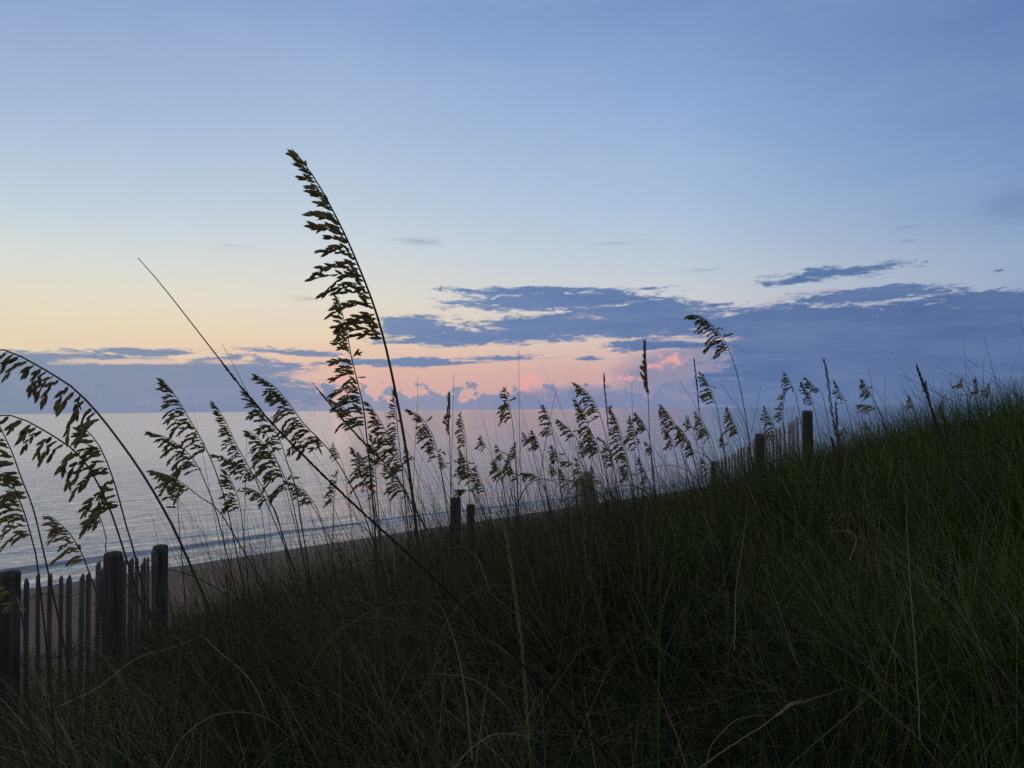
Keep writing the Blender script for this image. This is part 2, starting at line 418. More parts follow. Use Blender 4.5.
uu = t.vm('DOT_PRODUCT', pos, (-1 / S2, 1 / S2, 0.0)); vv = t.vm('DOT_PRODUCT', pos, (1 / S2, 1 / S2, 0.0))
cb = t.new('ShaderNodeCombineXYZ'); t.put(cb.inputs[0], vv); t.put(cb.inputs[1], uu); q = cb.outputs[0]
w1 = t.noise(t.vm('MULTIPLY', q, (0.55, 1.1, 1.0)), 1.0, 5.0, 0.55, 0.8)
w2 = t.noise(t.vm('MULTIPLY', q, (0.05, 0.16, 1.0)), 1.0, 4.0, 0.55)
w3 = t.noise(t.vm('MULTIPLY', q, (0.006, 0.02, 1.0)), 1.0, 3.0, 0.5)
ht = t.m('ADD', t.m('ADD', t.m('MULTIPLY', w1, 0.11), t.m('MULTIPLY', w2, 0.6)), t.m('MULTIPLY', w3, 0.0))
bp = t.new('ShaderNodeBump'); bp.inputs['Strength'].default_value = 1.0; bp.inputs['Distance'].default_value = 1.0
t.put(bp.inputs['Height'], t.m('MULTIPLY', ht, t.m('MULTIPLY', t.mr(w3, 0.3, 0.7, 0.75, 1.15), t.mr(uu, 28.0, 140.0, 1.3, 0.62))))
t.l.new(bp.outputs[0], b.inputs['Normal'])
fo = t.noise(t.vm('MULTIPLY', q, (0.9, 3.0, 1.0)), 1.0, 6.0, 0.7)
fv = t.noise(t.vm('MULTIPLY', q, (0.10, 0.12, 1.0)), 1.0, 3.0, 0.5)
uw = t.m('ADD', uu, t.m('MULTIPLY', t.m('SUBTRACT', fv, 0.5), 2.0))
foam = t.m('MULTIPLY', t.mr(uw, 29.0, 28.0), t.mr(fo, 0.50, 0.66))
foam = t.m('MAXIMUM', foam, t.m('MULTIPLY', t.m('MULTIPLY', t.mr(uw, 29.8, 30.4), t.mr(uw, 31.2, 30.7)), t.mr(fo, 0.58, 0.70)))
t.put(b.inputs['Base Color'], t.mix(foam, (0.17, 0.168, 0.15, 1), (0.72, 0.72, 0.72, 1)))
t.put(b.inputs['Roughness'], t.m('ADD', 0.10, t.m('MULTIPLY', foam, 0.7)))
b.inputs['IOR'].default_value = 2.0
M_SEA = m
tag(mesh_np('sea', V, Fs, M_SEA, smooth=True), 'calm grey sea reaching the horizon with a low wave at the shore', kind='structure')

# ------------------------------------------------------------------ grass (uncountable)
SEG = 5
def blades(name, mat, n, region, hmin, hmax, wmin, wmax, lean, curve, label, winddir=math.pi, windk=0.15, tilt_noise=1.0, droop=0.0, hdrop=0.0):
    x, y = region(n)
    n = len(x)
    z = ground(x, y)
    patch = np.clip(0.5 + 0.6 * wob(x, y, 2.7, 2.0) + 0.35 * wob(x, y, 8.3, 1.0), 0, 1)
    h = rng.uniform(hmin, hmax, n) * (0.62 + 0.5 * patch)
    h = h * (1 - .58 * sst(1.4, 2.2, -x) * sst(1.8, 3.4, y))
    h = h * (1 - hdrop * sst(1.8, 3.6, (y - x) / S2) * sst(3.5, 6, y))
    wd = rng.uniform(wmin, wmax, n)
    a = 5.0 * wob(x, y, 2.0, 5.0) + 1.5 * wob(x, y, 7.0, 2.0) + rng.normal(0, 0.9, n) + math.pi * .9
    ln = np.abs(rng.normal(0, lean, n)); cv = np.abs(rng.normal(0, curve, n))
    dx = np.cos(a) * ln + windk * math.cos(winddir) + 0.09 * wob(x, y, 2.3); dy = np.sin(a) * ln
    a2 = a + rng.normal(0, 0.6, n)
    cx = np.cos(a2) * cv + 0.5 * windk * math.cos(winddir); cy = np.sin(a2) * cv
    fa = rng.uniform(0, math.pi, n)
    sx, sy = np.cos(fa), np.sin(fa)
    tt = np.linspace(0, 1, SEG + 1)
    V = np.zeros((n, SEG + 1, 2, 3), dtype=np.float32)
    for k, q in enumerate(tt):
        bend = q * q
        hx = x + h * (dx * q + cx * bend * 1.0); hy = y + h * (dy * q + cy * bend)
        cm = np.sqrt(cx ** 2 + cy ** 2)
        hz = z - 0.02 + h * (q - (0.35 * cm + droop * cm) * q ** 3)
        ww = wd * (1 - q ** 2.2) * 0.5 + 0.00025
        V[:, k, 0, 0] = hx - sx * ww; V[:, k, 0, 1] = hy - sy * ww; V[:, k, 0, 2] = hz
        V[:, k, 1, 0] = hx + sx * ww; V[:, k, 1, 1] = hy + sy * ww; V[:, k, 1, 2] = hz
    base = (np.arange(n) * (SEG + 1) * 2)[:, None]
    kk = np.arange(SEG)[None, :] * 2
    F = np.stack([base + kk, base + kk + 1, base + kk + 3, base + kk + 2], axis=-1).reshape(-1, 4)
    o = mesh_np(name, V.reshape(-1, 3), F, mat, smooth=True)
    return tag(o, label, 'grass', kind='stuff')

def wedge(n, ymin, ymax, pxmin, pxmax, p=1.0, keep=None):
    """points over the dune, denser close to the camera"""
    def f(_n):
        yy = ymin + (ymax - ymin) * rng.random(_n) ** p
        px = rng.uniform(pxmin, pxmax, _n)
        xx = (px - 512) / FPX * yy
        if keep is not None:
            k = keep(xx, yy) > rng.random(_n); xx, yy = xx[k], yy[k]
        return xx, yy
    return f
def k_right(x, y):
    u = (y - x) / S2; v = (x + y) / S2
    return (1 - sst(4.6, 7.0, u)) * np.clip(0.12 + sst(-0.6, 2.6, x + 0.16 * (y - 3) + 0.5 * wob(x, y, 0.9)), 0, 1) * (0.55 + 0.45 * sst(-0.5, 0.4, wob(x, y, 1.6, 1.0)))
def k_left(x, y):
    u = (y - x) / S2
    return (1 - .40 * sst(1.3, 2.1, -x) * sst(2.4, 3.4, y)) * (1 - 0.93 * sst(3.9, 6.2, u)) * (1 - 0.65 * sst(0.0, 3.2, x - 0.1 * y)) * (0.5 + 0.5 * sst(-0.5, 0.4, wob(x, y, 1.4, 3.0)))
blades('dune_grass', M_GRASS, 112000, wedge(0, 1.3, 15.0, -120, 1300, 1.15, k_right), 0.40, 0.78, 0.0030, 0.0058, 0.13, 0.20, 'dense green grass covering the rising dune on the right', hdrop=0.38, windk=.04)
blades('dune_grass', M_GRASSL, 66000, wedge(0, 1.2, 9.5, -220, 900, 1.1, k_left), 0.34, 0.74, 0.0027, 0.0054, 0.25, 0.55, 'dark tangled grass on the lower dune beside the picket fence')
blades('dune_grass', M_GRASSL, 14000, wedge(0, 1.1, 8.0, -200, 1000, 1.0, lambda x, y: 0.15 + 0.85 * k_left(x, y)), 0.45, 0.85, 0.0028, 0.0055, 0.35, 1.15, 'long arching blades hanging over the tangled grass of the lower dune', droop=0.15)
blades('dune_grass', M_GRASS, 13000, wedge(0, 1.3, 10.0, 500, 1250, 1.0, k_right), 0.55, 0.95, 0.003, 0.0058, 0.30, 0.75, 'long bending green blades rising above the dense grass on the right', droop=0.1, hdrop=.4, windk=.02)
blades('dry_grass', M_DRY, 42000, wedge(0, 1.1, 10.0, -200, 1100, 1.05, lambda x, y: 0.22 + 0.78 * k_left(x, y)), 0.22, 0.66, 0.0009, 0.0026, 0.45, 1.2, 'thin dry curling blades tangled through the green grass', droop=0.3, hdrop=.3)
# sparse shoots on the sand face beyond the fence
def k_face(x, y):
    u = (y - x) / S2
    return sst(4.6, 5.4, u) * (1 - sst(7.0, 9.5, u)) * (0.3 + 0.7 * sst(0, 0.5, wob(x, y, 1.2)))
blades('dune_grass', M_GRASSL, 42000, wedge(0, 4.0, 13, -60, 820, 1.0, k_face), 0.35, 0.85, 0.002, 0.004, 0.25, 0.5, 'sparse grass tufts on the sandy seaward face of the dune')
# slender bare stems standing above the grass
def k_stem(x, y):
    u = (y - x) / S2
    return (1 - sst(5.6, 6.2, u)) * (0.25 + 0.75 * sst(-0.2, 0.5, wob(x, y, 1.7, 4.0)))
blades('tall_grass_stems', M_BROWN, 9000, wedge(0, 2.8, 9.5, 110, 640, 1.0, k_stem), 0.45, 1.0, 0.0018, 0.0034, 0.22, 0.4, 'brown dead stems standing thick in the left and middle grass', windk=0.12)
blades('dry_grass', M_DRY, 5000, wedge(0, 1.5, 10.0, 560, 1200, 1.0, k_right), 0.4, 0.85, 0.0015, 0.0032, 0.25, 0.4, 'straw coloured stems standing among the green grass on the right', hdrop=.4)
blades('tall_grass_stems', M_STALK, 4200, wedge(0, 3.2, 10.0, 120, 800, 1.0, k_stem), 0.60, 1.20, 0.0022, 0.0036, 0.14, 0.22, 'thin bare grass stems standing above the dune grass', windk=0.10)
blades('tall_grass_stems', M_GRASS, 420, wedge(0, 3.5, 8.0, 760, 1100, 1.0), 0.7, 1.05, 0.003, 0.005, 0.22, 0.25, 'long green blades standing above the crest of the dune')

blades('tall_grass_stems', M_BROWN, 1500, wedge(0, 3.0, 9.0, 150, 640, 1.0, k_stem), 1.0, 1.5, 0.0026, 0.0042, 0.14, 0.2, 'tall dark bare stems rising out of the left and middle grass before the sea', windk=0.16)
# ------------------------------------------------------------------ fences
def picket(mb_parent, x, y, ztop, zbot, wd=0.034, th=0.011, yaw=math.pi / 2, lean=(0, 0), name='picket', mat=None, pointed=True):
    c, s = math.cos(yaw), math.sin(yaw)
    rows = [(zbot, 1.0, 0), (zbot + (ztop - zbot) * 0.35, random.uniform(.93, 1.03), random.uniform(-.003, .003)), (zbot + (ztop - zbot) * 0.7, random.uniform(.92, 1.03), random.uniform(-.004, .004)), (ztop - 0.02, 0.97, 0), (ztop, random.uniform(.35, .8) if pointed else .94, random.uniform(-.006, .006))]
    V = []
    for z, k, o in rows:
        f = (z - zbot) / (ztop - zbot)
        for sx, sy in ((-1, -1), (1, -1), (1, 1), (-1, 1)):
            lx = sx * wd / 2 * k + o; ly = sy * th / 2
            zz = z + (random.uniform(-.004, .004) if z == ztop else 0) + (sx * random.choice((.004, .007)) if z == ztop else 0)
            V.append((x + c * lx - s * ly + lean[0] * f, y + s * lx + c * ly + lean[1] * f, zz))
    F = [(3, 2, 1, 0)]
    for r in range(4):
        for k in range(4):
            k2 = (k + 1) % 4
            F.append((r * 4 + k, r * 4 + k2, r * 4 + 4 + k2, r * 4 + 4 + k))
    F.append((16, 17, 18, 19))
    return mesh_np(name, V, F, mat or M_PICKET, mb_parent)

def post(parent, x, y, ztop, zbot, r, lean=(0, 0), name='post', mat=None):
    mb = MB(); n = 14
    zs = [zbot, zbot + (ztop - zbot) * .3, zbot + (ztop - zbot) * .6, ztop - .03, ztop - .008, ztop, ztop + 0.001]
    rs = [1.03, 1.0, 1.0, 1.0, .985, .93, .02]
    V = []
    prof = [1 + random.uniform(-.05, .05) for _ in range(n)]
    for z, q in zip(zs, rs):
        f = (z - zbot) / (ztop - zbot)
        for k in range(n):
            a = 2 * math.pi * k / n
            rq = r * q * prof[k] * (1 + random.uniform(-.012, .012))
            V.append((x + rq * math.cos(a) + lean[0] * f, y + rq * math.sin(a) + lean[1] * f, z + (math.sin(a * 1) * .006 if z >= ztop - .01 else 0)))
    F = []
    for i in range(len(zs) - 1):
        for k in range(n):
            k2 = (k + 1) % n
            F.append((i * n + k, i * n + k2, (i + 1) * n + k2, (i + 1) * n + k))
    mb.add(V, F)
    return mb.build(name, mat or M_POST, parent)

def wires(parent, pts, zs_off, amp=0.004):
    """twisted double wires woven along pts [(x, y, ztop)], at each offset below the top"""
    for off in zs_off:
        mb = MB()
        P3 = np.array([(x, y, z - off) for x, y, z in pts])
        c, L = crom(P3, int(max(20, 30 * len(pts))))
        for ph in (0, math.pi):
            w_ = c.copy(); s = np.linspace(0, len(pts) * math.pi, len(c))
            w_[:, 0] += 0.009 * np.cos(s + ph); w_[:, 2] += amp * np.sin(s * 3 + ph)
            mb.tube(w_, 0.0016, 4)
        mb.build('wire', M_WIRE, parent)

# left fence, running straight away from the camera
def fence_line(root, posts, pitch, top_off, zb_under=0.25, skip=0.0, wd=0.034, gap_noise=0.008, mat=None):
    tops = []
    for (x0, y0, z0), (x1, y1, z1) in zip(posts[:-1], posts[1:]):
        L = math.hypot(x1 - x0, y1 - y0); n = int(round(L / pitch))
        yaw = math.atan2(y1 - y0, x1 - x0)
        for k in range(1, n):
            f = k / n
            if random.random() < skip: continue
            x = x0 + (x1 - x0) * f + random.uniform(-.008, .008); y = y0 + (y1 - y0) * f + random.uniform(-gap_noise, gap_noise)
            z = z0 + (z1 - z0) * f - top_off - 0.035 * math.sin(math.pi * f) + random.uniform(-.04, .02)
            picket(root, x, y, z, float(ground(x, y)) - zb_under, wd * random.uniform(.85, 1.1), yaw=yaw + random.uniform(-.25, .25), lean=(random.uniform(-.012, .012), random.uniform(-.03, .03)), mat=mat)
            tops.append((x, y, z))
    return tops

P1, P2, P3 = at(8, 573, 3.7), at(113, 553, 4.6), at(160, 546, 5.7)
P0 = P1 + np.array([-0.02, -1.0, 0.03])
lf = empty('picket_fence', (P1[0], P1[1], float(ground(P1[0], P1[1]))))
tag(lf, 'dark weathered picket fence with wired slats and three posts at the left edge', 'fence')
for p, r_, ln in ((P0, .052, (0, 0)), (P1, .054, (0, 0)), (P2, .052, (.0, 0)), (P3, .054, (0, 0))):
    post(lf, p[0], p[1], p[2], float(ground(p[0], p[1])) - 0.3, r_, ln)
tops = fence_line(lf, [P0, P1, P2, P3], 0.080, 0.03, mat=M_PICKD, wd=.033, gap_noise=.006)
wires(lf, [(x - 0.0, y, z) for x, y, z in tops[::2]], (0.10, 0.42, 0.74))

A, B_, C_ = at(807.5, 411, 7.6), at(760, 434, 8.7), at(714.5, 462, 11.0)
rf = empty('picket_fence', (B_[0], B_[1], float(ground(B_[0], B_[1]))))
tag(rf, 'grey picket fence climbing the dune behind the sea oats right of centre', 'fence')
for p, r_ in ((A, .050), (B_, .056), (C_, .050)):
    post(rf, p[0], p[1], p[2], float(ground(p[0], p[1])) - 0.3, r_)
tops = fence_line(rf, [A, B_, C_], 0.1, 0.0, wd=.042)
wires(rf, [(x, y, z) for x, y, z in tops[::2]], (0.08, 0.34))
post_tag = [((455.5, 498, 8.3), .060, 'taller of the two dark round posts standing alone mid-dune before the beach'), ((470.5, 505, 9.6), .055, 'shorter post just right of the taller dark post mid-dune')]
for (px, py, Y), r_, lb in post_tag:
    p = at(px, py, Y); gz = float(ground(p[0], p[1]))
    e = post(None, p[0], p[1], p[2], gz - .3, r_, name='fence_post')
    tag(e, lb, 'post', 'lone posts in the middle of the dune')
# weathered cluster
c0 = at(587.5, 472, 8.6)
cl = empty('broken_fence', (c0[0], c0[1], float(ground(c0[0], c0[1]))))
tag(cl, 'pale weathered post with a few broken pickets wired to it at the grass edge', 'fence')
post(cl, c0[0], c0[1], c0[2], float(ground(c0[0], c0[1])) - .3, .055, mat=M_PICKET)
for px, py in ((576, 479), (579.5, 477), (582, 482), (594, 484), (597, 490)):
    p = at(px, py, 8.5)
    picket(cl, p[0], p[1], p[2], float(ground(p[0], p[1])) - .2, .036, yaw=random.uniform(-.3, .3), lean=(random.uniform(-.03, .03), 0))
mb = MB(); a_, b__ = at(574, 487, 8.47), at(598, 490, 8.47)
mb.tube([a_, (a_ + b__) / 2 + np.array([0, -.06, 0]), b__], 0.002, 5); mb.build('wire', M_WIRE, cl)

# ------------------------------------------------------------------ sea oats
def lens(mb, p, d, n, L, W, T):
    """flattened pointed scale: from p along d, broad side normal n"""
    d = d / np.linalg.norm(d); s = np.cross(d, n); s /= np.linalg.norm(s) + 1e-9; n = np.cross(s, d)
    st = ((0, .18), (.25, .85), (.5, 1.0), (.78, .6), (1.0, .04))
    V = []
    for f, k in st:
        c = p + d * L * f
        V += [c + s * W / 2 * k, c + n * T / 2 * k, c - s * W / 2 * k, c - n * T / 2 * k]
    F = []
    for i in range(len(st) - 1):
        for k in range(4):
            k2 = (k + 1) % 4
            F.append((i * 4 + k, i * 4 + k2, i * 4 + 4 + k2, i * 4 + 4 + k))
    mb.add(V, F)

def spikelet(mb, p, d, n, L, detail):
    d = d / np.linalg.norm(d)
    s = np.cross(d, n); s /= np.linalg.norm(s) + 1e-9
    if not detail:
        lens(mb, p, d, n, L, L * .34, L * .12); return
    nf_ = 4
    for k in range(nf_):                       # overlapping florets, herringbone
        f = k / nf_ * .62
        for sg in (-1, 1):
            dd = d + s * sg * (.34 - .10 * k / nf_)
            lens(mb, p + d * L * f, dd, n, L * (.44 - .03 * k), L * .155, L * .08)
    lens(mb, p, d, n, L, L * .20, L * .12)

def rnd_unit():
    v = rng.normal(0, 1, 3); return v / np.linalg.norm(v)

OATS = 'sea oats with drooping seed heads'
def sea_oat(label, Y, pts, head_px, sp_px, br_px, droop=0.5, side=(-1.0, -0.25), mat=None, dens=1.0, leaves=2, r0=0.0028, group=OATS, up=False, name='sea_oat', stop_px=None, tilt=None, thin=False):
    """pts: pixels from the tip down the stalk; head_px: length of the head along it; sp_px spikelet, br_px longest branch"""
    tilt = rng.uniform(-.10, .10) if tilt is None else tilt
    n = len(pts)
    W = [at(px, py, Y * (1 + tilt * (i / (n - 1) - .5))) for i, (px, py) in enumerate(pts)]
    last, prev = W[-1], W[-2]
    gz = float(ground(last[0], last[1]))
    if last[2] > gz:
        dz = last[2] - gz
        dirv = (last - prev) / np.linalg.norm(last - prev)
        kx = np.clip(dirv[0] / max(.3, -dirv[2]), -1.2, 1.2); ky = np.clip(dirv[1] / max(.3, -dirv[2]), -.3, .3)
        for q in (.2, .45, .7, 1.0):
            W.append(last + np.array([kx * dz * (q - .5 * q * q), ky * dz * (q - .5 * q * q), -(dz + .05) * q]))
    path, L = crom(W, 64)
    base = path[-1].copy(); base[2] = float(ground(base[0], base[1]))
    root = empty(name, base); tag(root, label, 'sea oats', group)
    m_per_px = Y / FPX
    hl = head_px * m_per_px; sp = sp_px * m_per_px * (.92 if sp_px > 7 else .84); bl = br_px * m_per_px
    s = np.linspace(0, L, 64)
    rad = 0.0007 + (r0 - 0.0007) * np.clip(s / (L * .6), 0, 1) ** .6
    st = MB(); st.tube(path, rad, 6); st.build('stalk', M_STALK, root, True)
    # seed head
    hd = MB(); br = MB()
    pitch = sp * (0.40 if not thin else .9) / dens
    nb = max(5, int(hl / pitch))
    detail = sp_px >= 7
    sdir = np.array([side[0], 0, side[1]]); sdir /= np.linalg.norm(sdir)
    for k in range(nb):
        f = (k + rng.uniform(-.3, .3)) / nb; f = min(max(f, 0), 1)
        sq = f * hl + sp * (.75 if f < .3 else .5)
        p = np.array([np.interp(sq, s, path[:, q]) for q in range(3)])
        p2 = np.array([np.interp(max(0, sq - .01), s, path[:, q]) for q in range(3)]); p3 = np.array([np.interp(sq + .01, s, path[:, q]) for q in range(3)])
        T = p2 - p3; T /= np.linalg.norm(T)
        # branch length: short at the tip, longest two thirds down, shorter at the base
        env = min(1, (.10 + 1.25 * f)) * (1 if f < .8 else 1 - .45 * (f - .8) / .2)
        lb = bl * env * rng.uniform(.45, 1.18)
        if up: lb *= .8
        o = sdir + np.array([rng.normal(0, .22), rng.normal(0, .45), rng.normal(0, .24)])
        if rng.random() < (.06 if sp_px < 12 else 0): o = o * np.array([-.35, 1, 1]) + np.array([0, 0, .1]); lb *= .55
        o /= np.linalg.norm(o)
        ns = max(1, int(round(lb / (sp * .34))))
        d = T * (1.15 - .5 * f) + o * (.35 + .75 * f) if not up else T * 1.3 + o * .35
        d /= np.linalg.norm(d)
        c = p.copy(); step = lb / max(ns, 1)
        bp_ = [c.copy()]
        for q in range(ns):
            g_ = np.array([0, 0, -1.0])
            d = d + (o * .22 + g_ * droop * .42) * (0.5 + .9 * q / ns) * (1 if not up else .3)
            d /= np.linalg.norm(d)
            c = c + d * step; bp_.append(c.copy())
            sg = 1 if q % 2 else -1
            nn = np.array([0.15, -1.0, 0.1]) + rng.normal(0, .55, 3)
            sd_ = np.cross(d, nn / np.linalg.norm(nn))
            dd = d + sd_ * sg * rng.uniform(.05, .60) + g_ * .15 * droop + rng.normal(0, .10, 3)
            spikelet(hd, c - d * step * .5, dd, nn, sp * rng.uniform(.6, 1.1), detail)
        dd = d + rng.normal(0, .1, 3)
        spikelet(hd, c, dd, np.array([0.1, -1, 0.1]) + rng.normal(0, .4, 3), sp * rng.uniform(.8, 1.05), detail)
        if len(bp_) > 1: br.tube(np.array(bp_), 0.00045, 4)
    hd.add(np.concatenate(br.v), np.concatenate(br.f)) if br.v else None
    hd.build('seed_head', mat or M_SPIKE, root)
    # leaves from the lower stalk
    for q in range(leaves):
        f = rng.uniform(.45, .9); idx = int(f * 63)
        p = path[idx]
        a = rng.uniform(0, 2 * math.pi); Ll = rng.uniform(.35, .6)
        if p[2] < float(ground(p[0], p[1])): continue
        blade_obj(root, 'leaf', p, a, Ll, rng.uniform(.003, .0055), rng.uniform(.5, 1.1), M_GRASSL)
    return root

def blade_obj(parent, name, p, a, L, w_, curl, mat, n=12, rise=1.0):
    d0 = np.array([math.cos(a) * .45, math.sin(a) * .45, rise]); d0 /= np.linalg.norm(d0)
    pts = [np.array(p, dtype=float)]
    d = d0.copy()
    out = np.array([math.cos(a), math.sin(a), 0])
    for i in range(n):
        d = d + (out * .10 + np.array([0, 0, -.16])) * curl
        d /= np.linalg.norm(d); pts.append(pts[-1] + d * L / n)
    return ribbon(parent, name, pts, w_, mat)

def ribbon(parent, name, pts, w_, mat, fold=.35, taper=2.0):
    pts = np.asarray(pts, dtype=float); n = len(pts)
    T = np.gradient(pts, axis=0); T /= np.linalg.norm(T, axis=1)[:, None]
    ref = np.array([0.2, 1.0, 0.1]); V = []
    for i in range(n):
        s_ = np.cross(T[i], ref); s_ /= np.linalg.norm(s_) + 1e-9; nn = np.cross(s_, T[i])
        k = w_ * .5 * (1 - (i / (n - 1)) ** taper) + .0003
        V += [pts[i] - s_ * k + nn * k * fold, pts[i] - nn * k * fold * .5, pts[i] + s_ * k + nn * k * fold]
    F = []
    for i in range(n - 1):
        for k in range(2): F.append((i * 3 + k, i * 3 + k + 1, i * 3 + 3 + k + 1, i * 3 + 3 + k))
    return mesh_np(name, V, F, mat, parent, True)

G_, Gm, Gr, Gl = OATS, 'small sea oats before the water mid-photo', 'small sea oats along the right fence', 'sea oats at the left before the water'
# ---- big foreground plants
sea_oat('tallest sea oat, its ragged head leaning left high against the open sky', 1.35,
        [(292, 149), (303, 162), (317, 182), (331, 207), (346, 237), (361, 272), (374, 306), (384, 340), (392, 375), (399, 410), (406, 450), (413, 500), (418, 545)],
        226, 14, 46, droop=.34, dens=.95, side=(-1, .05), leaves=2, r0=.0034, tilt=-.05)
sea_oat('sea oat hanging just left of the tallest stalk, head dense and nearly vertical', 2.0,
        [(338, 296), (342, 312), (347, 332), (351, 355), (357, 380), (363, 405), (367, 440), (371, 480), (375, 530)],
        140, 9.5, 30, droop=.45, side=(-1, -.1), leaves=2)
sea_oat('large sea oat arching over at the left edge with its head hanging leftward', 1.2,
        [(-34, 356), (-16, 350), (0, 349), (20, 356), (45, 370), (72, 387), (95, 410), (115, 435), (140, 470), (165, 512), (188, 560)],
        160, 15, 42, droop=.85, side=(-.55, -.9), dens=.72, leaves=1, r0=.0032)
sea_oat('arched sea oat head below the largest one at the left edge', 1.3,
        [(-22, 424), (-8, 416), (8, 415), (25, 420), (50, 434), (70, 447), (84, 461), (96, 480), (108, 505), (122, 545)],
        125, 14, 36, droop=.85, side=(-.5, -.9), dens=.66, leaves=1)
sea_oat('bushy sea oat head hanging between the two arched ones and the fence', 1.35,
        [(80, 425), (88, 431), (100, 447), (110, 470), (118, 495), (126, 525), (136, 560)],
        92, 14, 48, droop=.7, side=(-.8, -.6), dens=.8, leaves=1)
sea_oat('thin straight sea oat rising at the far left edge over the water', 1.5,
        [(-6, 412), (0, 427), (12, 452), (22, 480), (32, 505), (42, 545)], 95, 13, 24, droop=.6, leaves=1, dens=.7, group=Gl)
sea_oat('pale leafy sea oat head low at the left edge above the first fence post', 1.5,
        [(8, 476), (16, 492), (24, 512), (32, 540), (38, 570)], 75, 11, 30, droop=.7, leaves=1, group=Gl, mat=M_SPIKEG)
sea_oat('pale sea oat head drooping above the slats right of the first fence post', 1.7,
        [(46, 514), (58, 522), (70, 534), (80, 550), (90, 575)], 62, 11, 26, droop=.7, leaves=1, group=Gl, mat=M_SPIKEG)
sea_oat('yellowish sea oat head hanging in front of the first dark post at the edge', 1.25,
        [(-14, 585), (-2, 583), (8, 588), (18, 602), (24, 630), (28, 690)], 36, 11, 22, droop=.9, leaves=1, group=Gl, mat=M_SPIKEG)
sea_oat('short sea oat head between the two nearest left fence posts', 2.6,
        [(95, 508), (101, 520), (106, 538), (110, 560)], 36, 8, 22, droop=.7, leaves=1, group=Gl, mat=M_SPIKEG)
# ---- left middle group
L_ = [
 ('topmost sea oat of the left group, its head curved before the grey cloud bank', 2.3, [(160, 377), (175, 395), (190, 420), (200, 437), (212, 462), (225, 500), (236, 550)], 84, 8.5, 26),
 ('sea oat arching left at mid height of the left group above the water', 2.3, [(146, 432), (165, 437), (185, 450), (197, 465), (205, 482), (214, 505), (226, 550)], 70, 8.5, 22),
 ('low sea oat arching left just above the breaking wave line', 2.3, [(150, 470), (170, 476), (185, 485), (200, 497), (218, 510), (240, 545)], 62, 8, 20),
 ('slender sea oat with a sparse narrow head crossing the sea horizon', 2.7, [(212, 401), (225, 420), (235, 442), (245, 460), (258, 485), (278, 530)], 72, 7, 13),
 ('sea oat with a short arched head under the slender sparse one', 2.6, [(212, 454), (230, 460), (245, 467), (258, 480), (272, 505), (286, 545)], 52, 7.5, 16),
 ('compact yellow-brown sea oat head low in the left group', 2.4, [(224, 469), (231, 480), (237, 495), (241, 512), (245, 550)], 42, 8, 18),
 ('small upright dark sea oat head under the left group', 2.7, [(178, 472), (178, 490), (178, 512), (182, 560)], 34, 7.5, 11),
 ('dense sea oat head crossed by the long leaning bare stalk', 2.2, [(254, 374), (275, 387), (290, 405), (305, 425), (320, 440), (336, 460), (358, 500), (380, 560)], 100, 9, 28),
 ('sea oat head left of the leaning stalk where it crosses the horizon', 2.4, [(245, 391), (257, 405), (270, 422), (280, 440), (287, 462), (295, 485), (301, 520)], 68, 8.5, 25),
 ('broad sea oat head hanging directly below the one left of the leaning stalk', 2.3, [(249, 430), (262, 442), (275, 458), (285, 478), (292, 500), (300, 540)], 72, 8.5, 32),
 ('small sea oat head at the top of the cluster under the dense vertical head', 2.9, [(329, 399), (342, 406), (352, 417), (360, 430), (368, 455), (376, 510)], 44, 7.5, 17),
 ('long sea oat head leaning left just beside the tallest stalk', 2.7, [(367, 401), (380, 420), (390, 440), (400, 460), (408, 478), (420, 525)], 86, 7.5, 20),
 ('narrow sea oat head running beside the leaning stalk low in the middle cluster', 3.0, [(352, 447), (360, 460), (365, 480), (369, 500), (373, 535)], 46, 6.5, 14),
 ('thin sea oat head half hidden behind the tallest stalk at the horizon', 2.8, [(396, 389), (396, 405), (397, 425), (400, 450), (406, 510)], 50, 7, 10),
 ('low sea oat head at the foot of the tallest stalk', 2.8, [(384, 464), (394, 475), (403, 490), (410, 506), (418, 540)], 42, 7, 18),
 ('upright sea oat head directly under the dense vertical head', 2.8, [(372, 434), (374, 455), (376, 480), (379, 520)], 58, 7, 15),
 ('tiny arched sea oat head right of the broad hanging head', 3.0, [(283, 480), (296, 485), (308, 495), (318, 512), (328, 545)], 40, 6.5, 12),
 ('tiny sea oat head low under the broad hanging head', 3.0, [(244, 487), (256, 491), (268, 500), (277, 515), (284, 545)], 42, 6.5, 14),
 ('small ragged sea oat head low before the shore, left of the two lone posts', 2.8, [(338, 470), (336, 484), (334, 500), (333, 530)], 34, 6.5, 12),
]
for lb, Y_, pts, hp, spx, bpx in L_:
    sea_oat(lb, Y_, pts, hp, spx, bpx, droop=rng.uniform(.5, .75), leaves=2, r0=.0026)
